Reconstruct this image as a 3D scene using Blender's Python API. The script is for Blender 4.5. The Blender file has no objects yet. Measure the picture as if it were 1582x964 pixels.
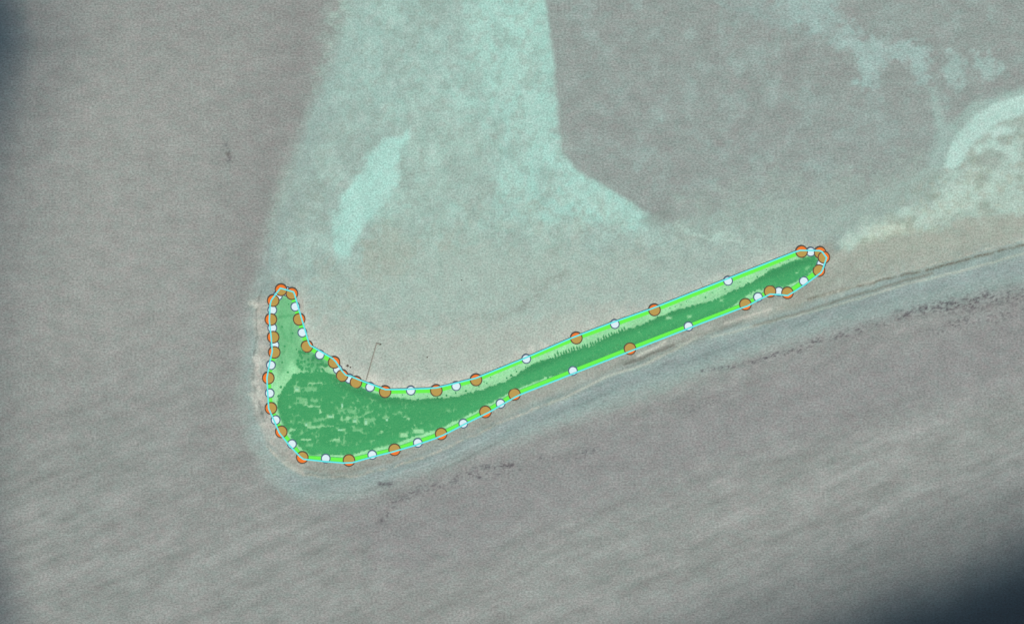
import bpy, bmesh, math, random
import numpy as np
from mathutils import Vector
from mathutils.geometry import delaunay_2d_cdt
R = math.radians
sc = bpy.context.scene
# ---------------------------------------------------------------- camera, sky, sun, exposure
W, H = 1582.0, 964.0                     # the ground area in view, metres (one photo pixel = one metre)
CAMZ = 3000.0
cam = bpy.data.cameras.new('camera'); camo = bpy.data.objects.new('camera', cam)
sc.collection.objects.link(camo); camo.location = (0, 0, CAMZ); camo.rotation_euler = (0, 0, 0)
cam.sensor_width = 36; cam.sensor_fit = 'HORIZONTAL'; cam.lens = 36 * CAMZ / W
cam.clip_start = 10; cam.clip_end = 60000
sc.camera = camo
SUN_EL, SUN_AZ = R(65), R(163)           # azimuth from north, clockwise: light from the south-south-east
wd = bpy.data.worlds.new('World'); sc.world = wd; wd.use_nodes = True
nt = wd.node_tree; bg = nt.nodes['Background']; sky = nt.nodes.new('ShaderNodeTexSky')
sky.sky_type = 'NISHITA'; sky.sun_disc = False; sky.sun_elevation = SUN_EL; sky.sun_rotation = SUN_AZ
nt.links.new(sky.outputs[0], bg.inputs[0]); bg.inputs[1].default_value = 0.1
sl = bpy.data.lights.new('sun', 'SUN'); sl.energy = 3.8; sl.angle = R(0.53); sl.color = (1.0, 0.955, 0.88)
so = bpy.data.objects.new('sun', sl); sc.collection.objects.link(so)
d = Vector((math.sin(SUN_AZ)*math.cos(SUN_EL), math.cos(SUN_AZ)*math.cos(SUN_EL), math.sin(SUN_EL)))
so.rotation_euler = d.to_track_quat('Z', 'Y').to_euler(); so.location = d * 2000
sc.view_settings.view_transform = 'Standard'; sc.view_settings.look = 'None'
sc.view_settings.exposure = 0.0; sc.view_settings.gamma = 1; sc.view_settings.use_curve_mapping = False
KC = np.array([1.38, 1.43, 1.50])        # what a white horizontal surface shows in this light (measured)

random.seed(4); rng = np.random.default_rng(11)
def lin(c):
    c = np.asarray(c, float) / 255.0
    return np.where(c <= 0.04045, c/12.92, ((c+0.055)/1.055)**2.4)
def alb(c): return np.minimum(lin(c) / KC, 0.93)
def P(x, y, z=0.0): return (x - W/2, H/2 - y, z)

# ---------------------------------------------------------------- helpers
col = sc.collection
def tag(o, label=None, cat=None, group=None, kind=None):
    if label: o['label'] = label
    if cat: o['category'] = cat
    if group: o['group'] = group
    if kind: o['kind'] = kind
    return o
def link(name, me, mat=None, parent=None):
    o = bpy.data.objects.new(name, me); col.objects.link(o)
    if mat: me.materials.append(mat)
    if parent: o.parent = parent
    return o
def empty(name, loc):
    o = bpy.data.objects.new(name, None); col.objects.link(o); o.location = loc; o.empty_display_size = 2; return o
def npmesh(name, verts, faces, smooth=False):
    me = bpy.data.meshes.new(name)
    v = np.asarray(verts, np.float32); f = np.asarray(faces, np.int32)
    me.vertices.add(len(v)); me.vertices.foreach_set('co', v.ravel())
    n = f.shape[1]
    me.loops.add(f.size); me.loops.foreach_set('vertex_index', f.ravel())
    me.polygons.add(len(f)); me.polygons.foreach_set('loop_start', np.arange(len(f), dtype=np.int32)*n)
    me.polygons.foreach_set('use_smooth', np.full(len(f), smooth))
    me.update(calc_edges=True); return me
def mat(name, rough=0.6, spec=0.3):
    m = bpy.data.materials.new(name); m.use_nodes = True
    b = m.node_tree.nodes['Principled BSDF']; b.inputs['Roughness'].default_value = rough
    b.inputs['Specular IOR Level'].default_value = spec
    return m, m.node_tree, b
def N(t, kind, **kw):
    n = t.nodes.new(kind)
    for k, v in kw.items():
        if k in n.inputs: n.inputs[k].default_value = v
        else: setattr(n, k, v)
    return n
def plain(name, c, rough=0.5, var=0.06, scale=0.6, spec=0.3, raw=False):
    m, t, b = mat(name, rough, spec)
    a = np.asarray(c, float) if raw else alb(c)
    g = N(t, 'ShaderNodeNewGeometry'); n = N(t, 'ShaderNodeTexNoise', Scale=scale, Detail=3.0)
    t.links.new(g.outputs['Position'], n.inputs['Vector'])
    mx = N(t, 'ShaderNodeMix', data_type='RGBA')
    mx.inputs['A'].default_value = (*np.clip(a*(1-var), 0, 1), 1); mx.inputs['B'].default_value = (*np.clip(a*(1+var), 0, 1), 1)
    t.links.new(n.outputs[0], mx.inputs['Factor']); t.links.new(mx.outputs['Result'], b.inputs['Base Color'])
    return m

# ---------------------------------------------------------------- numpy noise and shapes (photo metres)
_lat = rng.random((512, 512))
def vnoise(x, y, s, seed=0):
    x = x / s + seed*17.3; y = y / s + seed*9.1
    xi = np.floor(x).astype(int); yi = np.floor(y).astype(int); fx = x-xi; fy = y-yi
    fx = fx*fx*(3-2*fx); fy = fy*fy*(3-2*fy)
    L = lambda a, b: _lat[a % 512, b % 512]
    return (L(xi, yi)*(1-fx)+L(xi+1, yi)*fx)*(1-fy) + (L(xi, yi+1)*(1-fx)+L(xi+1, yi+1)*fx)*fy
def fbm(x, y, s, seed=0, o=4):
    v = 0; a = 1; t = 0
    for k in range(o): v = v + a*vnoise(x, y, s/2**k, seed+k); t += a; a *= 0.55
    return v/t - 0.5
def sstep(a, b, v):
    t = np.clip((v-a)/(b-a), 0, 1); return t*t*(3-2*t)
def sdist(x, y, poly, closed=True):
    """signed distance (inside negative) or distance to the open polyline"""
    d = np.full(x.shape, 1e18); ins = np.zeros(x.shape, bool); n = len(poly)
    for i in range(n if closed else n-1):
        ax, ay = poly[i]; bx, by = poly[(i+1) % n]; ex, ey = bx-ax, by-ay
        t = np.clip(((x-ax)*ex+(y-ay)*ey)/(ex*ex+ey*ey+1e-9), 0, 1)
        d = np.minimum(d, (x-ax-t*ex)**2+(y-ay-t*ey)**2)
        if closed and ay != by:
            c = ((ay > y) != (by > y)) & (x < ex*(y-ay)/(by-ay)+ax); ins ^= c
    d = np.sqrt(d)
    return np.where(ins, -d, d) if closed else d
def arr2(pts): return [tuple(map(float, p)) for p in pts]

ORANGE = [(434.4,448),(451.2,453.8),(462.4,493.4),(474.4,535.1),(516.3,559.8),(528.7,580.2),(550.1,590.5),(595.1,605),(674.2,603.3),(735.5,586.8),(890.4,522.3),(1011,478.9),(1238.2,389),(1266.8,390.6),(1272.6,397.9),(1265,418.2),(1216.3,452.6),(1189.4,450.4),(1151.4,470.3),(973.2,538.7),(794.9,609),(750,636),(681.7,670),(609.7,694.4),(539.3,710.8),(467.3,706.3),(434.8,666.8),(418.8,630.5),(414.8,583.9),(424,544.3),(422.3,520.8),(418.8,493.6),(422.3,464.6)]
WHITE = [(443,450.5),(456.5,473.9),(467.3,513.8),(494.3,548),(522,570.4),(539.8,585),(571.9,597.8),(634.8,603.2),(704.8,596.4),(813.1,554.4),(949.8,500.7),(1124.6,434.1),(1252.3,389.3),(1268.6,407.5),(1241.6,434.5),(1203.2,450.5),(1170.9,459.1),(1063.5,504.2),(885.1,572.9),(773.3,623.3),(715.8,654),(645.6,683.7),(575.2,702.3),(503.4,707.9),(451.2,685.7),(426,648.6),(416.9,607.3),(418.8,564),(424.4,533),(420.9,506.7),(420.9,479.1),(429.5,457)]
CYAN = [(433.5,445.3),(443,448),(453.7,451.1),(455.5,455),(457.8,463.6),(477.1,528.9),(479.6,533.7),(508.6,550.3),(514.5,554),(519,558.6),(528.3,572.5),(534.6,579.3),(543.9,581.8),(556,587),(571.9,592.8),(595.8,601.5),(604,601.6),(634.8,600.9),(660,600),(674.5,598.8),(700,592.8),(735.5,583.9),(805,555.7),(884,521.7),(943,499.3),(1005.2,477.5),(1117.4,433.3),(1226.1,390.1),(1236,387),(1266,387.5),(1270.1,389.5),(1276.7,398.4),(1273.9,406.4),(1270.1,418),(1267.6,421.7),(1243.5,439.6),(1226.1,450.9),(1216.6,456.7),(1202.9,455.2),(1189.6,454.6),(1170.8,463.7),(1154.7,472.8),(1143.1,476.6),(1086,498.6),(976,541.6),(884,577.7),(805.2,608.8),(794.9,613.8),(755.4,636.6),(722.2,652.8),(684.9,671.9),(670.4,677.8),(643.5,687),(608.2,697.3),(575,705.6),(543.9,714.4),(531.5,714.8),(502.4,712.5),(469.2,709),(464,705.2),(446.4,686.6),(431.9,668.5),(415.3,630.5),(412.6,583.9),(417,560),(420.9,542.4),(419,519.6),(416.3,494.7),(417.8,469.8),(419.4,464),(428.8,451.1)]
WOOD = [(447,590),(455,578),(470,576),(500,575),(520,580),(545,590),(560,599),(590,612),(640,618),(700,614),(740,604),(785,588),(826,562),(870,548),(910,536),(960,513),(1010,494),(1050,478),(1100,466),(1129,452),(1166,434),(1196,415),(1229,402),(1257,395),(1264,404),(1258,416),(1248,424),(1228,436),(1213,442),(1188,444),(1163,450),(1128,474),(1100,490),(1060,506),(1010,525),(960,541),(890,569),(826,589),(790,604),(742,631),(690,656),(610,685),(540,702),(480,703),(455,682),(436,652),(427,622),(436,604)]

# ---------------------------------------------------------------- the colours of the sea bed, flats and sea
def paint(x, y):
    wx = x + 22*fbm(x, y, 70, 1) + 16*fbm(x, y, 17, 2, 5); wy = y + 22*fbm(x, y, 70, 5) + 16*fbm(x, y, 17, 6, 5)
    C = np.empty(x.shape+(3,)); C[:] = (148, 152, 148)
    def mix(m, c):
        nonlocal C
        C = C*(1-m[..., None]) + np.asarray(c, float)*m[..., None]
    def blob(poly, c, feather, warp=1.0, amt=1.0, noise=0.0, ns=10, seed=3):
        px = x+(wx-x)*warp; py = y+(wy-y)*warp
        xs = [p[0] for p in poly]; ys = [p[1] for p in poly]; f = feather*1.2+30
        sel = (x > min(xs)-f) & (x < max(xs)+f) & (y > min(ys)-f) & (y < max(ys)+f)
        m = np.zeros(x.shape); dd = sdist(px[sel], py[sel], arr2(poly)); a = sstep(feather, -feather, dd + feather*0.9*warp*fbm(x[sel], y[sel], 9, seed+31, 4)*2)
        if noise: a = np.clip(a*(1+noise*2*fbm(x[sel], y[sel], ns, seed)), 0, 1)
        m[sel] = a*amt; mix(m, c)
    def stroke(line, c, w, warp=0.5, amt=1.0, gate=None, seed=7, gs=6):
        px = x+(wx-x)*warp; py = y+(wy-y)*warp
        xs = [p[0] for p in line]; ys = [p[1] for p in line]; f = w*2+30
        sel = (x > min(xs)-f) & (x < max(xs)+f) & (y > min(ys)-f) & (y < max(ys)+f)
        m = np.zeros(x.shape); dd = sdist(px[sel], py[sel], arr2(line), False); a = np.exp(-(dd/w)**2)
        if gate is not None: a = a*sstep(gate-.05, gate+0.30, fbm(x[sel], y[sel]*1.8, gs, seed, 5)+0.5)*(0.5+rng.random(dd.shape))
        m[sel] = a*amt; mix(m, c)
    # open sea: broad tone drift and swell bands
    s = -0.40*x + -0.92*y
    warp = 60*fbm(x, y, 260, 21) + 16*fbm(x, y, 60, 22)
    band = np.sin((s+warp)/7.5)*0.5 + np.sin((s*1.0+warp*1.6)/17.0+1.3)
    p_ = x*.92-y*.40; q_ = x*.40+y*.92
    rip = fbm(p_, q_*5.5, 55, 23, 4)*sstep(420, 760, y+.15*x)
    C += (4.0*band*sstep(560, 900, y+0.2*x)*(.5+1.6*np.abs(fbm(x, y, 120, 24))) + 24*rip + 12*fbm(x, y, 300, 30, 3))[..., None]
    C += fbm(x, y, 60, 33, 3)[..., None]*np.array((9, 5, 6)) + (fbm(x*.4-y*.17, x*1.1+y*2.7, 26, 36, 3)*(6+4*sstep(500, 800, y+.25*(x-600))))[..., None]
    blob([(60,120),(380,60),(300,560),(60,560)], (158,161,156), 90, amt=0.6)
    blob([(440,-30),(520,-30),(380,420),(340,760),(300,700),(340,420)], (142,143,140), 40, amt=0.5)
    blob([(500,790),(800,700),(1100,600),(1700,440),(1700,560),(1100,720),(620,900)], (144,145,144), 45, amt=0.75)
    # shoals
    blob([(548,-80),(528,40),(500,110),(468,190),(446,250),(420,320),(402,400),(386,480),(376,560),(372,620),(385,680),(412,735),(455,768),(520,772),(600,748),(750,696),(900,648),(1050,594),(1200,536),(1350,492),(1800,400),(1800,-300),(548,-300)], (156,170,162), 16, 0.5)
    blob([(560,-80),(535,60),(500,160),(470,260),(440,380),(470,460),(620,560),(800,520),(1200,360),(1800,300),(1800,-300)], (165,183,172), 40, 0.9, 0.9)
    blob([(560,-90),(720,-90),(720,130),(640,170),(560,190),(520,150)], (168,195,183), 45, 1.0, 0.85, 0.6, 22)
    blob([(640,170),(740,200),(750,340),(900,350),(860,420),(700,440),(600,420),(570,360),(610,250)], (170,192,178), 30, 1.2, 0.85, 0.7, 26, 9)
    # mint sand channel
    blob([(745,-80),(837,-80),(846,60),(855,105),(862,180),(867,240),(898,268),(950,300),(1002,328),(1008,345),(960,358),(880,346),(800,350),(742,352),(735,330),(770,290),(762,240),(736,205),(700,170),(686,140),(716,110),(728,60),(718,10)], (173,210,196), 12, 1.25, 0.95)
    blob([(845,190),(866,240),(900,270),(1000,330),(900,345),(850,300),(835,240)], (179,217,203), 10, 0.6, 0.6)
    blob([(800,170),(815,230),(808,262),(790,240)], (160,184,172), 12, 1.0, 0.8)
    blob([(776,200),(770,240),(752,230),(766,195)], (160,180,166), 8, 1.0, 0.6)
    blob([(722,130),(760,150),(830,60),(832,-40),(745,-40),(728,60)], (179,217,202), 18, 0.8, 0.5, 1.0, 30, 17)
    # grey basin to the north-east
    blob([(800,-300),(836,-40),(848,60),(857,100),(864,180),(869,238),(900,268),(950,298),(1006,330),(1040,345),(1100,330),(1200,300),(1290,320),(1380,285),(1436,255),(1456,200),(1500,158),(1582,134),(1900,90),(1900,-300)], (153,159,152), 5, 0.35)
    blob([(1060,300),(1200,270),(1320,270),(1420,240),(1440,300),(1300,370),(1150,380),(1050,350)], (163,175,164), 35, 1.5, 0.8, 0.8, 22, 12)
    blob([(900,120),(1150,60),(1300,150),(1400,200),(1200,290),(950,230)], (154,161,154), 60, 1.5, 0.6, 1.4, 30, 14)
    blob([(580,228),(600,216),(634,204),(618,232),(612,268),(604,298),(592,325),(568,343),(553,368),(538,396),(520,403),(515,380),(512,345),(526,310),(546,280),(558,252)], (184,224,209), 8, 1.0, .92)
    blob([(606,305),(635,318),(600,340),(575,345)], (172,205,190), 8, 0.8, 0.6)
    for (a, b, r) in ((592,180,7),(606,176,8),(620,165,6),(640,150,10),(655,125,10),(565,218,5),(480,470,12),(497,476,10),(660,330,10),(640,270,8),(700,320,14)):
        blob([(a-r,b),(a,b-r),(a+r,b),(a,b+r)], (172,205,191), 6, 1.0, 0.6)
    blob([(990,336),(1006,330),(1030,322),(1044,326),(1030,342),(1004,348)], (140,146,138), 5, 0.8, 0.7)
    stroke([(1045,348),(1070,360),(1110,366),(1150,378),(1180,390)], (180,201,186), 6, 0.8, 0.8, 0.38)
    stroke([(740,345),(820,350),(900,345)], (178,205,190), 8, 0.6, 0.5)
    blob([(655,120),(720,60),(760,60),(770,200),(800,350),(680,345),(600,330),(620,240),(640,180)], (170,196,183), 30, 1.4, 0.4, 1.2, 16, 19)
    blob([(520,-40),(600,-40),(560,90),(470,230),(450,240),(490,110)], (168,195,184), 22, 1.2, 0.3, 1.2, 14, 23)
    sh = sstep(20, -40, sdist(wx, wy, arr2([(560,-80),(510,120),(450,280),(410,420),(420,560),(620,560),(820,510),(1200,370),(1300,340),(1200,340),(1030,340),(1000,330),(900,268),(862,180),(850,60),(836,-80)])))
    nn = fbm(x, y, 34, 201, 5); n4 = fbm(x, y, 20, 205, 5)
    mix(sh*sstep(.0, .2, nn)*.42, (182,208,194)); mix(sh*sstep(.02, .22, -nn)*.42, (158,172,161)); mix(sh*sstep(.04, .22, n4)*.38*sstep(200, 420, y), (180,181,166)); mix(sh*sstep(.03, .16, fbm(x, y, 11, 231, 4))*.3, (190,208,196)); mix(sh*sstep(.04, .16, -fbm(x, y, 11, 236, 4))*.3, (154,164,152))
    blob([(582,226),(600,214),(628,206),(616,236),(608,270),(600,300),(588,328),(562,350),(550,372),(536,396),(520,400),(515,378),(514,345),(530,310),(548,280),(560,254)], (178,216,202), 7, 0.9, .75)
    stroke([(1045,350),(1070,361),(1110,368),(1150,380),(1185,390)], (186,206,192), 4, 0.6, 0.8, 0.3)
    bs = sstep(10, -40, sdist(wx, wy, arr2([(850,-80),(870,230),(1010,320),(1300,310),(1440,240),(1640,120),(1640,-80)])))
    mix(bs*sstep(.0, .24, fbm(x, y, 26, 210, 5))*.5, (163,179,171)); mix(bs*sstep(.02, .28, fbm(x, y, 34, 214, 5))*.4, (150,149,144))
    # patches far north-east
    blob([(1200,-30),(1280,-30),(1300,20),(1325,50),(1372,65),(1408,62),(1432,85),(1434,125),(1420,128),(1400,92),(1378,88),(1352,140),(1334,132),(1322,85),(1276,62),(1236,44),(1205,20)], (167,187,179), 12, 1.7, 0.9, 1.0, 12)
    blob([(1455,88),(1482,86),(1486,108),(1470,140),(1456,128)], (166,186,177), 10, 1.8, .85, 0.8, 9)
    blob([(1500,92),(1530,86),(1552,112),(1532,122),(1508,116)], (166,186,177), 10, 1.8, .85, 0.8, 9)
    blob([(1430,140),(1442,140),(1462,190),(1470,220),(1450,262),(1432,250),(1440,200)], (164,182,172), 10, 0.8, 0.9)
    blob([(1110,10),(1180,0),(1250,60),(1180,40)], (158,172,165), 14, 1.2, 0.8)
    # coast to the east
    blob([(1300,385),(1350,340),(1440,300),(1455,262),(1480,220),(1530,180),(1900,120),(1900,330),(1500,372),(1380,402),(1310,415)], (171,184,171), 16, 1.0, 0.9, 0.3, 14)
    blob([(1282,376),(1340,338),(1430,316),(1470,290),(1530,268),(1640,262),(1640,330),(1500,342),(1440,354),(1380,374),(1310,396)], (181,198,183), 12, 1.3, 0.85, 0.7, 12)
    blob([(1300,378),(1325,352),(1375,338),(1440,328),(1470,300),(1500,278),(1540,276),(1538,305),(1500,328),(1440,342),(1390,356),(1330,378),(1306,388)], (191,207,191), 9, 1.3, .8)
    blob([(1380,344),(1410,340),(1412,356),(1386,366),(1330,374),(1350,350)], (202,211,191), 6, 0.7, 0.9)
    e2 = sstep(15, -20, sdist(wx, wy, arr2([(1290,372),(1380,320),(1455,255),(1640,150),(1640,372),(1400,400),(1300,410)])))
    g1 = fbm(x*.8-y*.2, x*.3+y*1.4, 20, 241, 5)
    mix(e2*sstep(.02, .18, g1)*.6, (190,209,195)); mix(e2*sstep(.02, .2, -g1)*.55, (154,162,147)); mix(e2*sstep(.05, .2, fbm(x, y, 9, 246, 4))*.4, (174,178,160))
    blob([(1900,120),(1582,146),(1542,157),(1502,178),(1476,206),(1463,236),(1455,262),(1472,264),(1488,244),(1500,222),(1515,205),(1545,190),(1582,178),(1900,150)], (190,215,202), 5, 0.6, 1.0, .25, 9)
    blob([(1515,202),(1540,196),(1572,202),(1560,210),(1535,212)], (190,213,200), 5, 0.8)
    blob([(1500,222),(1530,215),(1560,230),(1582,250),(1560,250),(1530,232),(1505,240)], (188,210,196), 5, 0.8, 0.9)
    blob([(1518,228),(1545,240),(1540,260),(1500,262),(1500,245)], (160,168,156), 6, 1.2, 0.6)
    blob([(1320,385),(1360,368),(1450,352),(1480,370),(1400,392),(1320,412)], (172,177,158), 10, 1.2, 0.7, 0.9, 9)
    stroke([(1300,452),(1400,405),(1500,370),(1640,325)], (180,188,174), 9, 0.6, 0.5, 0.35, 8, 8)
    # tidal flat north of the wooded spit
    blob([(470,450),(560,400),(700,380),(900,400),(1060,390),(1200,370),(1240,385),(900,515),(735,580),(600,598),(530,570),(480,530)], (174,188,175), 30, 1.0, 0.85, 0.4, 24)
    blob([(480,480),(600,510),(760,500),(880,480),(960,470),(1000,478),(890,520),(735,584),(600,602),(530,575),(485,535)], (183,188,175), 18, 1.0, 0.85)
    blob([(556,380),(600,345),(640,370),(640,420),(590,440),(556,410)], (170,175,160), 14, 1.5, 0.5, 1.2, 9)
    for (a, b) in ((470,470),(520,470),(590,400),(700,390),(820,318),(560,375),(545,450),(800,440)):
        blob([(a-18,b),(a,b-9),(a+18,b),(a,b+9)], (168,172,157), 9, 1.6, 0.4, 1.4, 7)
    stroke([(560,512),(640,508),(700,500),(770,492),(800,474),(830,450),(870,424)], (158,166,154), 7, 0.8, 0.35, .3)
    stroke([(800,474),(840,445),(866,426)], (152,158,147), 6, 0.8, 0.4, .3)
    stroke([(600,520),(680,515),(760,508),(850,484),(900,450)], (178,191,178), 6, 0.6, 0.6, 0.35)
    # shore bands measured from the outline of the wooded spit
    dc = sdist(x, y, arr2(CYAN))
    north = sstep(0, 24, (605-0.0*x) - y + np.clip((x-700)*-0.42, -260, 0)+6)
    inN = (y < 612-np.clip(x-700, 0, 600)*0.41) & (x > 440)
    cream = np.exp(-(np.clip(dc, 0, 99)/15)**2)*inN*(0.5+0.6*np.exp(-((x-620)/110)**2))*(0.8+0.9*fbm(x, y, 16, 40))
    mix(np.clip(cream, 0, 1), (222,216,200))
    wb = sstep(30, 17, dc+5*fbm(x, y, 22, 41))*(x < 470)*(y > 452)*sstep(450, 475, y)
    mix(wb*0.85, (176,174,163))
    mix(wb*sstep(0.48, 0.62, fbm(x, y, 12, 43)+0.5)*0.55, (200,192,178))
    sb = sstep(30, 12, dc+7*fbm(x, y, 26, 44))*(~inN)*(x > 400)*sstep(690, 720, y+np.clip(x-480, 0, 900)*0.42)
    mix(sb*0.8, (166,165,152))
    blob([(1276,395),(1500,340),(1700,320),(1700,372),(1582,372),(1450,408),(1350,436),(1250,468),(1195,488),(1150,500),(1160,472),(1220,456),(1270,425)], (170,172,158), 8, 0.7, 0.85, 0.5, 12)
    # blue-green shallows south of the shore
    stroke([(440,745),(520,752),(620,725),(740,680),(860,632),(1000,575),(1120,534),(1240,496),(1400,452),(1640,400)], (150,161,157), 14, 0.6, 0.75)
    stroke([(392,690),(380,640),(378,560)], (155,166,160), 9, 0.4, 0.6)
    stroke([(420,735),(450,762),(520,766),(600,745)], (154,168,163), 12, 0.5, 0.6)
    # surf lines and wet sand
    stroke([(412,690),(440,718),(470,734),(540,736),(612,722),(700,690),(790,646),(850,622)], (188,186,171), 2.2, 0.35, 0.85, 0.3, 9, 12)
    stroke([(430,700),(462,722),(510,728),(570,722),(640,700)], (146,142,130), 2.4, 0.4, 0.6, 0.35)
    stroke([(850,622),(900,600),(950,578),(1000,560),(1040,540),(1075,522)], (190,192,176), 2.2, 0.25, 0.9)
    stroke([(985,548),(1005,540),(1028,528)], (208,206,190), 2.6, 0.2, 0.9)
    stroke([(965,562),(1000,549),(1022,540),(1040,532)], (118,117,107), 2.4, 0.3, 0.75)
    stroke([(1040,532),(1075,518),(1110,508),(1150,494)], (146,146,134), 2.0, 0.3, 0.6, .3)
    stroke([(1120,500),(1160,486),(1190,478)], (200,196,180), 2.0, 0.3, 0.8)
    stroke([(1100,520),(1180,500),(1260,480),(1340,458),(1420,434),(1500,416),(1640,375)], (182,188,173), 2.0, 0.2, 0.85)
    stroke([(1165,503),(1240,482),(1300,462),(1360,446),(1440,422)], (136,136,124), 2.4, 0.2, 0.75)
    stroke([(1250,462),(1300,448),(1360,434),(1420,420),(1500,400),(1575,380),(1660,360)], (122,119,106), 2.2, 0.2, 0.85, 0.25, 13, 20)
    stroke([(1200,478),(1260,460),(1330,440),(1420,413),(1500,393),(1640,352)], (184,182,166), 1.8, 0.2, 0.7, 0.3)
    stroke([(404,450),(399,480),(395,520),(392,560),(392,590),(396,610),(405,630),(410,650)], (124,128,120), 1.3, 0.4, 0.6, .2)
    stroke([(398,560),(400,600),(410,625)], (206,198,184), 2.6, 0.3, 0.8, 0.3)
    al = sstep(75, 20, dc)*(~inN)*(x > 380) + sstep(60, 10, sdist(x, y, [(1270,470),(1640,375)], False))*(x > 1240)
    C = C + (np.clip(al, 0, 1)*26*fbm(p_, q_*6, 60, 140, 4))[..., None]
    for (a, b) in ((399,556),(402,566),(398,604),(404,622),(402,470),(590,598),(610,597),(640,596),(700,590),(720,583),(820,545),(838,538)):
        blob([(a-6,b),(a,b-6),(a+6,b),(a,b+6)], (215,212,198), 5, 1.5, .7)
    ts = sstep(10, -20, sdist(x, y, arr2([(548,-80),(528,40),(468,190),(402,400),(376,560),(385,680),(455,768),(600,748),(900,648),(1200,536),(1800,400),(1800,-300)])))
    C = C*(1+(np.array((-.026,.018,.034)))*ts[..., None] + np.array((0,.018,.02))*(1-ts)[..., None])
    for (a, b, c_, w_) in ((40,0,3,6),(62,0,3,5),(22,1,-22,2.2),(35,1,16,2.0),(48,1,-14,2.5)):
        l_ = np.exp(-((dc-a+7*fbm(x, y, 90, 150+a))/w_)**2)*(~inN)*(x > 470)*(x < 1300)*np.clip(.5+3*fbm(x, y, 60, 160+a), 0, 1) if b else 0*x
        C = C + (l_*c_)[..., None]
    # dark speckled streaks offshore
    dk = (92,92,96)
    for ln, w, g, a in (([(590,800),(612,775),(660,752),(700,748),(735,738),(800,722)], 6, .50, .8), ([(700,742),(740,724),(800,720)], 4, .45, .8),
                     ([(838,706),(880,706),(930,694)], 5, .5, .8), ([(1085,572),(1130,566),(1175,560),(1200,549)], 3, .4, .8),
                     ([(1180,556),(1230,542),(1262,530),(1330,514)], 5, .46, .85), ([(1390,488),(1420,480),(1460,474)], 7, .42, .85),
                     ([(1330,508),(1400,488)], 5, .5, .6), ([(1460,476),(1520,466),(1545,462),(1600,455)], 11, .45, .9),
                     ([(1440,510),(1500,496),(1600,478)], 6, .52, .8), ([(560,850),(590,810),(580,880)], 12, .6, .4),
                     ([(1070,628),(1100,618)], 8, .52, .6), ([(350,225),(354,248)], 4, .4, .6), ([(588,747),(606,748)], 4, .2, .7),
                     ([(1000,560),(1180,545)], 5, .6, .4), ([(880,640),(1000,600)], 5, .62, .35), ([(1500,470),(1560,520)], 12, .6, .5)):
        stroke(ln, dk, w, 0.5, a, g, 50, 4.5)
    for (a, b) in ((352,238),):
        stroke([(a-2,b-1),(a+2,b+1)], (118,118,112), 2.2, 0, 0.7)
    # deep water: north-west corner, south-west corner and the south-east
    def depth(m, c): mix(np.clip(m, 0, 1), c)
    u = x + 0.18*np.abs(y-60)+10*fbm(x, y, 60, 60)
    v = sstep(420, 40, y); depth((0.25+.45*v)*sstep(190, -10, u), (96,104,106)); depth(0.95*v*sstep(70, -30, u), (40,62,76)); depth(.25*sstep(50, -20, x), (110,116,116))
    u2 = x + np.clip(964-y, 0, 900)*0.3+10*fbm(x, y, 60, 61); depth(0.7*sstep(80, -30, u2), (78,88,94))
    s = (x-1582)*0.379 + (y-964)*0.925 + 18*fbm(x, y, 120, 62)
    f = sstep(-300, -80, s); depth(0.72*f, (88,96,98)); depth(sstep(-160, -30, s), (32,48,58)); depth(sstep(-90, 10, s)*0.85, (16,32,44))
    return C, dc, s, u

# the ground inside the outline
def island(x, y, C, dc):
    ins = dc < 0
    G = np.empty(C.shape); G[:] = (216,226,202)
    G += (28*fbm(x, y, 24, 70)+14*fbm(x, y, 7, 71))[..., None]
    dw = sdist(x+6*fbm(x, y, 12, 72), y+6*fbm(x, y, 12, 73), WOOD)
    def mix(m, c):
        nonlocal G
        G = G*(1-m[..., None]) + np.asarray(c, float)*m[..., None]
    tip = sdist(x+14*fbm(x, y, 20, 74), y+10*fbm(x, y, 20, 75), [(425,455),(455,460),(468,535),(505,560),(480,575),(455,560),(432,580),(424,560)])
    mix(sstep(8, -8, tip)*0.85, (148,160,140))
    mix(sstep(5, -5, sdist(x, y, [(470,520),(478,540),(512,560),(505,575),(468,572),(455,560)]))*0.5, (112,130,106))
    for ln, c, w in (([(432,490),(452,487)], (112,124,104), 2.2), ([(430,500),(440,520),(448,530),(438,545)], (118,130,110), 2.2), ([(448,530),(462,545),(470,560)], (186,190,168), 1.6),
                     ([(448,525),(440,550),(432,575)], (184,190,168), 1.4), ([(450,500),(450,528)], (120,132,112), 2)):
        mix(np.exp(-(sdist(x, y, ln, False)/w)**2)*0.7, c)
    mix(sstep(1.5, -1.5, dw), (104,116,90)); mix(sstep(1.5, -1.5, dw)*sstep(.08, .2, thin(x, y)), (176,184,158))
    for (a, b, c_, d_, br) in CLEAR:
        dd = np.maximum(np.abs(x-(a+c_)/2)-(c_-a)/2, np.abs(y-(b+d_)/2)-(d_-b)/2) + 2.5*fbm(x, y, 5, 77)
        mix(sstep(0.8, -0.8, dd), (216,216,196) if br else (160,170,146))
    m = (ins*sstep(0.5, -0.5, dc))[..., None]
    return C*(1-m)+G*m, dw
def thin(x, y):
    v = (x > 445)*(x < 668)*(y > 588)*(y < 690)*sstep(0, 14, -sdist(x, y, WOOD))
    return np.where(v > 0, fbm(x*0.75, y*1.35, 8, 90, 5)*v, -1)
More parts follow.
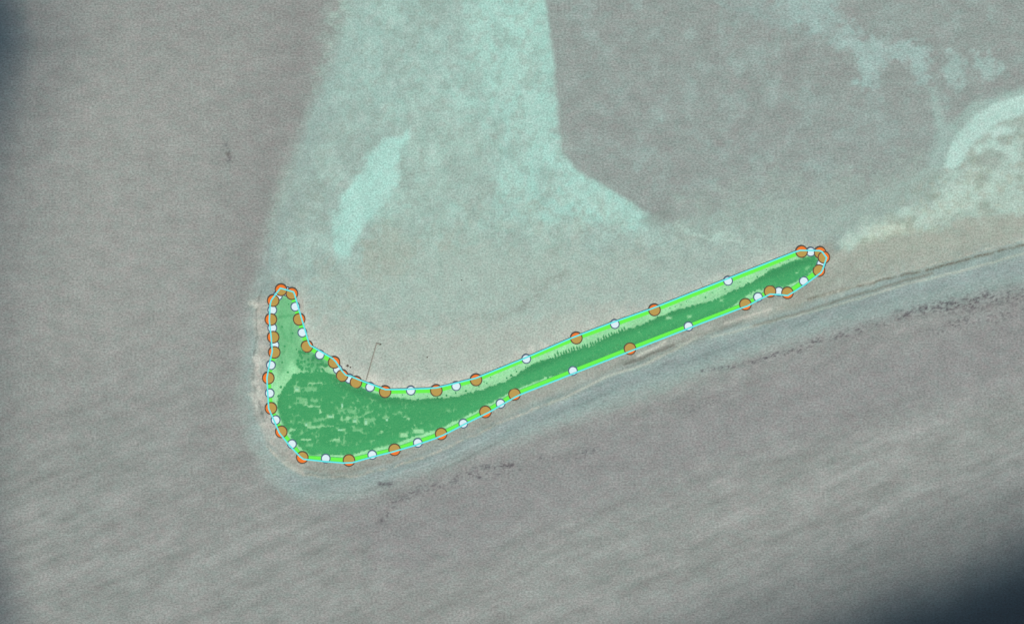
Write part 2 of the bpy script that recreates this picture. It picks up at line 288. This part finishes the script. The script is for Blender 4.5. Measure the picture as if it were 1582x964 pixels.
# sandy clearings in the wood: x0, y0, x1, y1, bright?
CLEAR = [(454,597,464,606,1),(464,598,490,606,0),(474,626,496,629,1),(471,652,475,659,1),(475,658,496,661,1),(498,657,516,659,1),(520,662,534,665,1),
         (527,621,530,632,1),(521,632,540,640,0),(505,640,517,646,1),(526,643,529,651,1),(535,643,542,648,1),(530,650,540,653,0),(545,646,552,654,1),(540,633,556,638,0),
         (563,646,568,657,1),(568,645,582,656,0),(596,645,600,651,1),(447,662,457,667,1),(476,591,498,594,1),(618,668,630,675,1),(628,664,642,670,0),(640,663,655,669,1),
         (465,677,482,681,1),(514,677,526,680,1),(624,643,628,646,1),(628,645,634,649,1),(457,613,468,625,0),(480,615,496,622,0),(495,566,512,574,1),(485,646,500,652,0),
         (544,662,560,667,0),(470,618,474,627,1),(493,632,497,640,1),(548,628,551,632,1),(586,624,590,630,0),(660,655,668,658,0),(690,632,706,636,0),(588,665,592,668,1),
         (1095,452,1100,458,1),(1112,462,1118,466,1),(1062,488,1068,491,1),(1030,489,1038,493,1),(1228,420,1234,424,1),(1244,412,1252,418,0),(985,512,990,516,0)]

def axis(lo, hi, step, far):
    a = list(np.arange(lo, hi+0.01, step)); s = step; v = lo; L = []
    while v > -far: s *= 1.35; v -= s; L.append(v)
    s = step; v = hi; Rr = []
    while v < far: s *= 1.35; v += s; Rr.append(v)
    return np.array(L[::-1]+a+Rr)
GX = axis(-30, 1612, 2.0, 9000); GY = axis(-30, 994, 2.0, 9000)
XX, YY = np.meshgrid(GX, GY)
XC = np.clip(XX, -400, 1982); YC = np.clip(YY, -400, 1364)
C, DC, SS, UU = paint(XC, YC)
CI, DW = island(XC, YC, C, DC)
flat_d = sdist(XC+8*fbm(XC, YC, 40, 1), YC+8*fbm(XC, YC, 40, 5), arr2([(560,-80),(540,40),(510,110),(478,190),(456,250),(430,320),(412,400),(404,450),(393,520),(390,590),(402,640),(425,705),(455,728),(540,738),(612,724),(700,692),(790,648),(850,624),(950,578),(1000,560),(1075,524),(1100,520),(1180,500),(1340,458),(1500,418),(1800,335),(1800,-300),(560,-300)]))
basin = sstep(6, -30, sdist(XC, YC, arr2([(800,-300),(836,-40),(857,100),(869,238),(1006,330),(1100,330),(1380,270),(1456,200),(1582,134),(1900,90),(1900,-300)])))
Z = 0.22 - 2.2*sstep(-14, 60, flat_d) - 9*sstep(-200, 60, SS)*(flat_d > 0) - 5*sstep(120, -60, UU) - 1.2*basin
Z = Z + 0.12*fbm(XC, YC, 30, 80) + np.where(DC < 12, 0.28*sstep(12, -6, DC), 0)
Z = np.where(DC < 0, np.clip(Z, 0.3, 0.62)+0.4*sstep(-8, -30, DC), Z)

ny, nx = XX.shape
V = np.stack([XX-W/2, H/2-YY, Z], -1).reshape(-1, 3)
idx = np.arange(nx*ny).reshape(ny, nx)
F = np.stack([idx[1:, :-1], idx[1:, 1:], idx[:-1, 1:], idx[:-1, :-1]], -1).reshape(-1, 4)
def set_col(me, Cc):
    a = me.color_attributes.new('tone', 'FLOAT_COLOR', 'POINT')
    A = np.ones((len(Cc), 4), np.float32); A[:, :3] = np.clip(alb(np.clip(Cc, 0, 255)), 0, 1); a.data.foreach_set('color', A.ravel())

def grain_mat(name, rough, spec, amp, chroma, bump=0.0, sx=1.0, sy=1.0):
    m, t, b = mat(name, rough, spec)
    at = N(t, 'ShaderNodeAttribute', attribute_name='tone')
    g = N(t, 'ShaderNodeNewGeometry'); mp = N(t, 'ShaderNodeMapping'); mp.inputs['Scale'].default_value = (sx, sy, 1)
    t.links.new(g.outputs['Position'], mp.inputs['Vector'])
    n1 = N(t, 'ShaderNodeTexNoise', Scale=0.36, Detail=2.0, Roughness=0.7)
    n2 = N(t, 'ShaderNodeTexNoise', Scale=0.075, Detail=5.0, Roughness=0.75)
    n3 = N(t, 'ShaderNodeTexNoise', Scale=0.035, Detail=5.0, Roughness=0.75)
    for n in (n1, n2, n3): t.links.new(mp.outputs[0], n.inputs['Vector'])
    def rng_(n, a, bb, lo, hi):
        r = N(t, 'ShaderNodeMapRange'); r.inputs['From Min'].default_value = a; r.inputs['From Max'].default_value = bb
        r.inputs['To Min'].default_value = lo; r.inputs['To Max'].default_value = hi; r.clamp = True
        t.links.new(n, r.inputs['Value']); return r.outputs[0]
    v1 = rng_(n1.outputs[0], .28, .72, 1-amp, 1+amp); v2 = rng_(n3.outputs[0], .3, .7, 1-amp*0.4, 1+amp*0.4)
    mu = N(t, 'ShaderNodeMath', operation='MULTIPLY'); t.links.new(v1, mu.inputs[0]); t.links.new(v2, mu.inputs[1])
    ch = N(t, 'ShaderNodeMix', data_type='RGBA'); ch.inputs['A'].default_value = (1+chroma, 1-chroma*.5, 1-chroma*.2, 1); ch.inputs['B'].default_value = (1-chroma, 1+chroma*.5, 1+chroma*.25, 1)
    t.links.new(rng_(n2.outputs[0], .36, .64, 0, 1), ch.inputs['Factor'])
    vm = N(t, 'ShaderNodeVectorMath', operation='MULTIPLY'); t.links.new(at.outputs['Color'], vm.inputs[0]); t.links.new(ch.outputs['Result'], vm.inputs[1])
    vs = N(t, 'ShaderNodeVectorMath', operation='SCALE'); t.links.new(vm.outputs[0], vs.inputs[0]); t.links.new(mu.outputs[0], vs.inputs['Scale'])
    t.links.new(vs.outputs[0], b.inputs['Base Color'])
    if bump:
        bp = N(t, 'ShaderNodeBump', Strength=bump, Distance=0.6); t.links.new(n1.outputs[0], bp.inputs['Height']); t.links.new(bp.outputs[0], b.inputs['Normal'])
    return m
me = npmesh('sand_flat', V, F, True); set_col(me, CI.reshape(-1, 3))
tag(link('sand_flat', me, grain_mat('sand_flat', 0.9, 0.05, 0.26, 0.036, 0.25)), kind='structure')
# the sea: a sheet at the water line wherever the ground dips under it
VW = V.copy(); VW[:, 2] = 0.02*0
keep = (V[F][:, :, 2].min(1) < 0.05)
uniq, inv = np.unique(F[keep], return_inverse=True)
me = npmesh('water', VW[uniq], inv.reshape(-1, 4), True); set_col(me, C.reshape(-1, 3)[uniq])
tag(link('water', me, grain_mat('water', 0.6, 0.06, 0.31, 0.042, 0.35, 0.8, 1.15)), kind='structure')

# ---------------------------------------------------------------- trees
def wood_inside(xs, ys):
    x = np.array(xs, float); y = np.array(ys, float); return sdist(x, y, WOOD)
def film_z(dcv): return 0.85 + 0.85*sstep(0.5, 5.0, -dcv) + 3.8*sstep(11.5, 24.0, -dcv)
def ground_z(dcv): return 0.5 + 0.4*sstep(-8, -30, dcv)*0 + 0.0*dcv
leafm, lt, lb = mat('leaves', 0.7, 0.2)
g = N(lt, 'ShaderNodeNewGeometry'); n = N(lt, 'ShaderNodeTexNoise', Scale=0.09, Detail=4.0)
lt.links.new(g.outputs['Position'], n.inputs['Vector'])
cr = N(lt, 'ShaderNodeValToRGB'); cr.color_ramp.elements[0].position = 0.3; cr.color_ramp.elements[0].color = (0.040, 0.066, 0.030, 1)
cr.color_ramp.elements[1].position = 0.72; cr.color_ramp.elements[1].color = (0.085, 0.118, 0.055, 1)
lt.links.new(n.outputs[0], cr.inputs[0]); lt.links.new(cr.outputs[0], lb.inputs['Base Color'])
barkm = plain('bark', (0.16, 0.12, 0.09), 0.9, 0.2, 2.0, 0.1, True)
def crown_geo(cx, cy, z0, h, r, nleaf, size, stretch=(1, 1), rg=rng):
    """leaf quads through an uneven dome"""
    ph = rg.random(nleaf)*2*math.pi; ct = rg.random(nleaf)**0.7; rr = r*np.sqrt(1-ct*ct*0.85)*(0.45+0.6*rg.random(nleaf))
    c = np.stack([cx+rr*np.cos(ph)*stretch[0], cy+rr*np.sin(ph)*stretch[1], z0+h*(0.42+0.52*ct*(0.75+0.25*rg.random(nleaf)))], -1)
    t1 = rg.normal(size=(nleaf, 3)); t1[:, 2] *= 0.55; t1 /= np.linalg.norm(t1, axis=1)[:, None]
    t2 = rg.normal(size=(nleaf, 3)); t2[:, 2] *= 0.55; t2 -= (t2*t1).sum(1)[:, None]*t1; t2 /= np.linalg.norm(t2, axis=1)[:, None]
    s = size*(0.6+0.7*rg.random(nleaf))[:, None]
    q = np.stack([c-t1*s-t2*s*.6, c+t1*s-t2*s*.6, c+t1*s+t2*s*.6, c-t1*s+t2*s*.6], 1)
    return q.reshape(-1, 3)
def trunk_geo(cx, cy, z0, h, r):
    a = np.arange(5)*2*math.pi/5
    lo = np.stack([cx+r*np.cos(a), cy+r*np.sin(a), np.full(5, z0-0.3)], -1); hi = np.stack([cx+.4*r*np.cos(a), cy+.4*r*np.sin(a), np.full(5, z0+h*.8)], -1)
    v = np.concatenate([lo, hi]); f = [[i, (i+1) % 5, (i+1) % 5+5, i+5] for i in range(5)]
    return v, np.array(f)
xs, ys = [], []
for yy in np.arange(388, 712, 3.3):
    for xx in np.arange(420, 1272, 3.3):
        xs.append(xx+random.uniform(-1.5, 1.5)); ys.append(yy+random.uniform(-1.5, 1.5))
xs = np.array(xs); ys = np.array(ys)
dwo = sdist(xs+3*fbm(xs, ys, 9, 72), ys+3*fbm(xs, ys, 9, 73), WOOD); dco = sdist(xs, ys, CYAN)
ok = (dwo < -0.5) & (dco < -5.5)
for (a, b, c_, d_, br) in CLEAR:
    inr = (xs > a-1) & (xs < c_+1) & (ys > b-1) & (ys < d_+1)
    ok &= ~(inr & (np.ones_like(ok) if br else rng.random(len(xs)) < 0.75))
ok &= ~((thin(xs, ys) > .10) & (rng.random(len(xs)) < .75))
grove = (sdist(xs, ys, [(470,522),(480,542),(514,562),(505,576),(468,574),(456,562)]) < 0) & (dco < -6) & (rng.random(len(xs)) < 0.33)
ok |= grove
VV = []; 
TV = []; TF = []; off = 0
for xx, yy, dd in zip(xs[ok], ys[ok], dco[ok]):
    top = min(5.0, film_z(dd)-0.12)-0.5; h = top*random.uniform(0.74, 1.0); r = random.uniform(1.9, 3.1)
    X, Y, _ = P(xx, yy); VV.append(crown_geo(X, Y, 0.5, h, r, 30, 0.62))
    v, f = trunk_geo(X, Y, 0.5, h, 0.2); TV.append(v); TF.append(f+off); off += len(v)
VV = np.concatenate(VV); FF = np.arange(len(VV)).reshape(-1, 4)
TV = np.concatenate(TV)
allv = np.concatenate([VV, TV]); allf = np.concatenate([FF, np.concatenate(TF)+len(VV)])
me = npmesh('woodland', allv, allf); o = link('woodland', me, leafm); me.materials.append(barkm)
mi = np.zeros(len(allf), np.int32); mi[len(FF):] = 1; me.polygons.foreach_set('material_index', mi)
tag(o, 'dense dark woodland covering the middle of the green tinted spit', 'woodland', kind='stuff')

def small_tree(name, h, r, nl, size, stretch, seed):
    rg = np.random.default_rng(seed); root = empty(name, (0, 0, 0))
    q = crown_geo(0, 0, 0, h, r, nl, size, stretch, rg)
    cme = npmesh('crown', q, np.arange(len(q)).reshape(-1, 4)); link('crown', cme, leafm, root)
    v, f = trunk_geo(0, 0, 0, h, 0.22); link('trunk', npmesh('trunk', v, f), barkm, root)
    return root
def copy_thing(o, loc, rz=0, s=1.0):
    r = o.copy(); col.objects.link(r); r.location = loc; r.rotation_euler = (0, 0, rz); r.scale = (s, s, s)
    for ch in o.children:
        c = ch.copy(); col.objects.link(c); c.parent = r
    return r
# trees stretched northward in place of their cast shadows, north edge of narrow wood
proto = small_tree('shadow_tree', 3.3, 1.5, 70, 0.5, (0.85, 3.0), 5); first = True
edge = [(858,550),(910,534),(965,510)]
def along(line, step):
    out = []; carry = 0
    for (ax, ay), (bx, by) in zip(line[:-1], line[1:]):
        L = math.hypot(bx-ax, by-ay); t = carry
        while t < L: out.append((ax+(bx-ax)*t/L, ay+(by-ay)*t/L)); t += step
        carry = t-L
    return out
for (ax, ay) in along(edge, 4.4):
    ax += random.uniform(-.8, .8); ay += random.uniform(-1.8, 1.6)-1.0
    dd = float(sdist(np.array([ax]), np.array([ay-3]), CYAN)[0])
    if dd > -6: continue
    loc = P(ax, ay, 0.5)
    if first: o = proto; o.location = loc; first = False
    else: o = copy_thing(proto, loc, 0, 1)
    o.rotation_euler = (0, 0, R(12+random.uniform(-8, 8))); s = random.uniform(.75, 1.1); o.scale = (s, s, s*(film_z(dd)-.6)/3.2)
    tag(o, 'dark tree shaped like its cast shadow, a comb tooth jutting from the north edge of the narrow wood', 'tree', 'comb of shadow-shaped trees along the north edge of the wood')
# single bushes on the pale sand fringe
bush0 = small_tree('bush', 2.0, 1.5, 60, 0.5, (1.1, 1), 8); first = True
spots = [(764,577),(770,574),(758,583),(796,571),(798,574),(748,590),(783,584),(790,580),(676,612),(690,611),(622,610),(640,610),(604,607),(720,604),(740,597),(752,592),(812,567),(835,557),(848,551),
         (1035,476),(1043,474),(1052,471),(1100,452),(1090,460),(1060,466),(1120,447),(1143,436),(1170,428),(1184,417),(1205,407),(1218,402),(1140,462),(1160,455),(1098,477),(1010,505),(930,542),(1125,466),
         (446,470),(436,505),(452,515),(440,535),(458,540),(436,560),(445,575),(452,590),(434,598),(430,612),(465,560),(478,563),(488,572),(660,612),(704,607)]
for (ax, ay) in spots:
    dd = float(sdist(np.array([ax]), np.array([ay]), CYAN)[0])
    if dd > -5.5: continue
    s = random.uniform(.7, 1.25); s = min(s, (film_z(dd)-0.7)/2.0)
    if s < .35: continue
    if first: o = bush0; o.location = P(ax, ay, 0.5); o.scale = (s, s, s); first = False
    else: o = copy_thing(bush0, P(ax, ay, 0.5), random.uniform(0, 6), s)
    tag(o, 'small round bush standing alone on the pale sand fringe of the green tinted spit', 'bush', 'bushes dotted on the sand fringe')

# ---------------------------------------------------------------- huts in the clearings
wallm = plain('hut_wall', (0.55, 0.50, 0.42), 0.9, 0.1, 2, 0.2, True); roofm = plain('hut_roof', (0.50, 0.50, 0.45), 0.6, 0.12, 1.5, 0.4, True)
doorm = plain('hut_door', (0.12, 0.10, 0.08), 0.8, 0.1, 2, 0.2, True)
def bm_obj(name, bm, m, parent=None):
    bmesh.ops.recalc_face_normals(bm, faces=bm.faces)
    me = bpy.data.meshes.new(name); bm.to_mesh(me); bm.free(); return link(name, me, m, parent)
def box(bm, cx, cy, cz, sx, sy, sz):
    r = bmesh.ops.create_cube(bm, size=1); 
    for v in r['verts']: v.co = Vector((cx+v.co.x*sx, cy+v.co.y*sy, cz+v.co.z*sz))
    return r['verts']
def hut(x, y, L, Wd, rz, label):
    root = empty('hut', P(x, y, 0.85)); root.rotation_euler = (0, 0, rz)
    bm = bmesh.new(); box(bm, 0, 0, 1.0, L, Wd, 2.0); bm_obj('wall', bm, wallm, root)
    bm = bmesh.new(); a, b = L/2+.3, Wd/2+.3
    p = [bm.verts.new(c) for c in ((-a,-b,2.0),(a,-b,2.0),(a,b,2.0),(-a,b,2.0),(-a,0,2.9),(a,0,2.9))]
    for f in ((0,1,5,4),(3,4,5,2),(0,4,3),(1,2,5),(0,3,2,1)): bm.faces.new([p[i] for i in f])
    bm_obj('roof', bm, roofm, root)
    bm = bmesh.new(); box(bm, 0, -Wd/2-.03, 0.95, 0.9, 0.06, 1.9); bm_obj('door', bm, doorm, root)
    tag(root, label, 'hut', 'pale roofed huts in the wood')
hut(459, 601, 4.3, 3.2, 0, 'pale roofed hut at the west end of the northern pale clearing')
hut(529, 626, 2.3, 5.0, 0, 'narrow upright pale hut north of the cluster of clearings')
hut(565.5, 652, 2.9, 5.8, 0, 'pale hut at the west side of the clearing east of the cluster')
hut(548.5, 650, 3.6, 3.6, R(8), 'square pale hut immediately east of the ring shaped clearing')
hut(511, 643, 5.0, 2.9, R(-6), 'long pale hut west of the ring shaped clearing')
hut(526, 663.5, 6.5, 2.4, 0, 'long low pale hut on the southern row of clearings')
hut(473.5, 655.5, 2.4, 3.6, 0, 'pale hut at the west end of the long southern clearing strip')
hut(598, 648, 2.4, 3.6, 0, 'small lone pale hut in the middle of the wood')

# ---------------------------------------------------------------- jetty, rocks, groyne
woodm = plain('weathered_timber', (156,154,143), 0.9, 0.15, 1.0, 0.2); rockm = plain('rock', (96,92,84), 0.95, 0.2, 1.0, 0.15)
ax, ay, bx, by = 566.0, 587.0, 581.8, 531.0
jr = empty('jetty', P(ax, ay, 0.3)); L = math.hypot(bx-ax, by-ay); ang = math.atan2(-(by-ay), bx-ax); jr.rotation_euler = (0, 0, ang)
bm = bmesh.new()
for k in range(int(L/0.5)): box(bm, k*0.5+.25, 0, 1.1, 0.44, 1.5, 0.08)
for s in (-1, 1): box(bm, L/2, s*0.6, 1.0, L, .1, .12)
bm_obj('deck', bm, woodm, jr)
bm = bmesh.new(); box(bm, L+0.6, -2.0, 1.15, 1.6, 6.0, 0.16); bm_obj('platform', bm, woodm, jr)
for k in range(9):
    for s in (-1, 1):
        bm = bmesh.new()
        bmesh.ops.create_cone(bm, segments=8, radius1=.14, radius2=.12, depth=1.9, cap_ends=True)
        for v in bm.verts: v.co += Vector((2+k*6.6, s*0.8, .1))
        bm_obj('post', bm, woodm, jr)
tag(jr, 'thin straight jetty running north from the inner shore with a crossbar end', 'jetty')
def rock(x, y, r, name, label, group=None, sy=1.0):
    bm = bmesh.new(); bmesh.ops.create_icosphere(bm, subdivisions=3, radius=r)
    for v in bm.verts:
        k = 1+0.35*(float(fbm(np.array([v.co.x*3+x]), np.array([v.co.y*3+v.co.z*2+y]), r*1.5, 3)[0])); v.co = Vector((v.co.x*k, v.co.y*k*sy, v.co.z*k*.45))
    o = bm_obj(name, bm, rockm); o.location = P(x, y, 0.25); tag(o, label, 'rock', group)
rock(587.5, 532, 2.2, 'rock', 'dark rock beside the outer end of the thin jetty', sy=.5)
rock(537, 565, 1.9, 'rock', 'larger of two dark rocks on the inner beach west of the jetty')
rock(541.5, 567.5, 1.3, 'rock', 'smaller of two dark rocks on the inner beach west of the jetty')
rock(660, 552, 1.1, 'rock', 'lone dark rock on the pale tidal flat east of the jetty')
rock(713, 433, 1.0, 'rock', 'tiny dark rock out on the mottled tidal flat')
gr = empty('groyne', P(1086, 444, 0.3))
bm = bmesh.new()
for k in range(12): box(bm, -k*0.42, k*0.95, .35+.01*(k % 2), 0.5, 0.9, 1.0-.02*k)
bm_obj('timber_row', bm, woodm, gr); tag(gr, 'short thin timber groyne touching the north edge of the long spit', 'groyne')

# ---------------------------------------------------------------- the marked-out area: film, bands and discs
# green film stretched over the wood
pts = [Vector((p[0]-W/2, H/2-p[1])) for p in CYAN]; n0 = len(pts)
gx, gy = np.meshgrid(np.arange(412, 1280, 4.0), np.arange(386, 716, 4.0)); gx = gx.ravel()+0.0; gy = gy.ravel()
dd = sdist(gx, gy, CYAN); k = dd < -2.0
pts += [Vector((a-W/2, H/2-b)) for a, b in zip(gx[k], gy[k])]
res = delaunay_2d_cdt(pts, [(i, (i+1) % n0) for i in range(n0)], [], 1, 0.01)
vv = np.array([(p[0], p[1]) for p in res[0]]); dv = sdist(vv[:, 0]+W/2, H/2-vv[:, 1], CYAN)
zz = film_z(np.where(dv > -0.6, 0, dv))
me = npmesh('green_film', np.column_stack([vv, zz]), np.array([f for f in res[2] if len(f) == 3]), True)
fm = bpy.data.materials.new('green_film'); fm.use_nodes = True; t = fm.node_tree; t.nodes.clear()
out = N(t, 'ShaderNodeOutputMaterial'); mx = N(t, 'ShaderNodeMixShader'); mx.inputs[0].default_value = 0.26
tr = N(t, 'ShaderNodeBsdfTransparent'); tr.inputs[0].default_value = (0.89, 1.0, 0.94, 1)
df = N(t, 'ShaderNodeBsdfDiffuse'); df.inputs[0].default_value = (0.12, 0.92, 0.32, 1)
t.links.new(tr.outputs[0], mx.inputs[1]); t.links.new(df.outputs[0], mx.inputs[2]); t.links.new(mx.outputs[0], out.inputs[0])
tag(link('green_film', me, fm), 'translucent green film laid over the whole hook shaped wooded spit', 'green overlay')

def ribbon(name, line, width, z0, z1, m, clip=None):
    n = len(line); bm = bmesh.new(); rings = []
    for i in range(n):
        p = Vector(line[i]); a = (p-Vector(line[i-1])).normalized(); b = (Vector(line[(i+1) % n])-p).normalized()
        na = Vector((-a.y, a.x)); nb = Vector((-b.y, b.x)); mt = (na+nb).normalized(); k = min(1/max(mt.dot(na), .35), 1.7)
        l = p+mt*width/2*k; r = p-mt*width/2*k
        rings.append([bm.verts.new((q[0]-W/2, H/2-q[1], z)) for q, z in ((l, z0), (r, z0), (r, z1), (l, z1))])
    for i in range(n):
        A = rings[i]; B = rings[(i+1) % n]
        for j in range(4): bm.faces.new((A[j], A[(j+1) % 4], B[(j+1) % 4], B[j]))
    return bm_obj(name, bm, m)
# bright green band: between the cyan line and 3 m inside the line of orange discs
greenm = plain('green_band', (108,252,78), 0.6, 0.01, .3, .1); cyanm = plain('cyan_line', (96,238,240), 0.5, 0.01, .3, .2)
tag(ribbon('green_band', ORANGE, 6.4, 1.72, 1.78, greenm), 'bright green band running round the spit from disc to disc', 'green band')
tag(ribbon('cyan_line', CYAN, 2.3, 2.20, 2.26, cyanm), 'thin cyan line tracing the outer edge of the green tinted spit', 'outline')

om = plain('orange_disc', (244,121,14), 0.5, 0.03, .3, .2); orim = plain('orange_rim', (92,72,52), 0.6, 0.05, .3, .2)
tanm = plain('tan_face', (186,155,72), 0.5, 0.03, .3, .2)
wm = plain('white_disc', (220,244,251), 0.5, 0.02, .3, .2); wrim = plain('slate_rim', (78,104,130), 0.6, 0.05, .3, .2)
def disc_bm(r, z0, z1, n=48):
    bm = bmesh.new(); v = []
    for z, rr in ((z0, r), (z1-.02, r), (z1, r-.05)): v.append([bm.verts.new((rr*math.cos(a), rr*math.sin(a), z)) for a in [2*math.pi*i/n for i in range(n)]])
    bm.faces.new(v[0][::-1]); bm.faces.new(v[2])
    for A, B in zip(v[:-1], v[1:]):
        for i in range(n): bm.faces.new((A[i], A[(i+1) % n], B[(i+1) % n], B[i]))
    return bm
def ring_bm(r0, r1, z0, z1, n=48):
    bm = bmesh.new(); rg = []
    for i in range(n):
        a = 2*math.pi*i/n; c, s = math.cos(a), math.sin(a)
        rg.append([bm.verts.new((r*c, r*s, z)) for r, z in ((r0, z0), (r1, z0), (r1, z1), (r0, z1))])
    for i in range(n):
        A = rg[i]; B = rg[(i+1) % n]
        for j in range(4): bm.faces.new((A[j], B[j], B[(j+1) % 4], A[(j+1) % 4]))
    return bm
def tan_mesh(cx, cy, r, z):
    """the part of the disc's face that lies inside the cyan line"""
    n = 40; poly = [Vector((r*math.cos(2*math.pi*i/n), r*math.sin(2*math.pi*i/n))) for i in range(n)]
    cyan = [Vector((p[0]-cx, cy-p[1])) for p in CYAN]; m = len(cyan)
    edges = [(i, (i+1) % n) for i in range(n)] + [(n+i, n+(i+1) % m) for i in range(m)]
    rs = delaunay_2d_cdt(poly+cyan, edges, [], 0, 1e-4); bm = bmesh.new(); vs = {}
    for f in rs[2]:
        c = sum((rs[0][i] for i in f), Vector((0, 0)))/len(f)
        if c.length < r*math.cos(math.pi/n)-1e-3 and float(sdist(np.array([c.x+cx]), np.array([cy-c.y]), CYAN)[0]) < 0:
            for i in f:
                if i not in vs: vs[i] = bm.verts.new((rs[0][i].x, rs[0][i].y, z))
            try: bm.faces.new([vs[i] for i in f])
            except ValueError: pass
    return bm
OL = ['orange disc at the very top of the western tip of the spit', 'orange disc just right of the topmost disc on the western tip', 'orange disc alone halfway down the inner side of the tip',
 'orange disc at the bend low on the inner side of the tip', 'first orange disc of the close trio on the inner corner', 'middle orange disc of the close trio on the inner corner', 'third orange disc of the close trio, nearest the jetty',
 'orange disc just right of the foot of the jetty', 'orange disc at the middle of the flat inner shore', 'orange disc where the inner shore starts to climb to the right', 'orange disc on the long north edge above the comb of shadow-shaped trees',
 'orange disc on the long north edge nearest the middle of the narrow arm', 'orange disc at the top left of the eastern end', 'orange disc at the top right of the eastern end, half covered by another', 'rightmost orange disc at the eastern end, lying over its neighbour',
 'orange disc on the right side of the eastern end below the overlapping pair', 'right hand orange disc of the pair in the notch below the eastern end', 'left hand orange disc of the pair in the notch below the eastern end', 'orange disc at the east end of the long straight south edge',
 'orange disc halfway along the long straight south edge', 'orange disc at the west end of the long straight south edge', 'second orange disc of the climbing south shore, beside the white disc and the straight edge', 'first orange disc where the south shore climbs from the broad wood',
 'orange disc on the south shore right of the lowest disc', 'lowest orange disc, at the middle of the broad southern shore', 'orange disc at the bottom left corner of the spit', 'orange disc up the south-west curve from the bottom left corner',
 'lower orange disc on the straight western shore beside the wood', 'leftmost orange disc, where the western shore bulges', 'fourth orange disc down the western side of the tip', 'third orange disc down the western side of the tip', 'second orange disc down the western side of the tip', 'first orange disc down the western side, touching the topmost one']
for i, ((x, y), lab) in enumerate(zip(ORANGE, OL)):
    dz = 0.14 if i in (1, 14, 31) else 0.0
    o = empty('orange_disc', P(x, y, 1.94+dz*.5))
    bm_obj('rim', ring_bm(8.05, 9.8, -.01, .13), orim, o)
    bm_obj('face', disc_bm(8.04, 0, .09), om, o)
    bm_obj('tinted_face', tan_mesh(x, y, 7.95, .105), tanm, o)
    tag(o, lab, 'marker disc', 'orange discs round the spit')
WL = ['white disc almost hidden between the two top discs of the tip', 'white disc on the inner side of the tip, first below the top', 'white disc on the inner side of the tip above the bend', 'white disc between the bend and the close trio of orange discs',
 'white disc peeping out between the first and second orange discs of the trio', 'white disc peeping out between the second and third orange discs of the trio', 'white disc at the foot of the jetty', 'white disc in the middle of the flat inner shore',
 'white disc where the inner shore begins to climb', 'white disc on the north edge between the climb and the comb of shadow-shaped trees', 'white disc on the north edge over the comb of shadow-shaped trees', 'white disc on the upper right stretch of the long north edge',
 'white disc on top of the eastern end between two orange discs', 'white sliver of a disc squeezed between orange discs on the right side', 'white disc on the slanting lower right side of the eastern end', 'white disc squeezed in the notch below the eastern end',
 'white disc just left of the notch below the eastern end', 'white disc on the right half of the long south edge', 'white disc on the left half of the long south edge', 'white disc between two close orange discs at the start of the straight south edge',
 'white disc on the climbing south shore of the broad wood', 'white disc between the two orange discs south of the pale southern clearing', 'white disc on the south shore right of the lowest orange disc', 'white disc between the bottom left corner and the lowest orange disc',
 'white disc on the slanting south-west shore', 'white disc near the bottom of the western shore', 'white disc halfway down the western shore beside the wood', 'white disc on the western shore above the bulge', 'white disc third down the western side of the tip, half hidden',
 'white disc second down the western side of the tip', 'white disc first down the western side of the tip', 'white speck of a disc just under the topmost orange disc']
wp = empty('white_disc', (0, 0, 0)); bm_obj('rim', ring_bm(5.85, 7.6, -.01, .07), wrim, wp); bm_obj('face', disc_bm(5.84, 0, .05), wm, wp)
for i, ((x, y), lab) in enumerate(zip(WHITE, WL)):
    loc = P(x, y, 1.84)
    if i == 0: o = wp; o.location = loc
    else: o = copy_thing(wp, loc)
    tag(o, lab, 'marker disc', 'white discs round the spit')
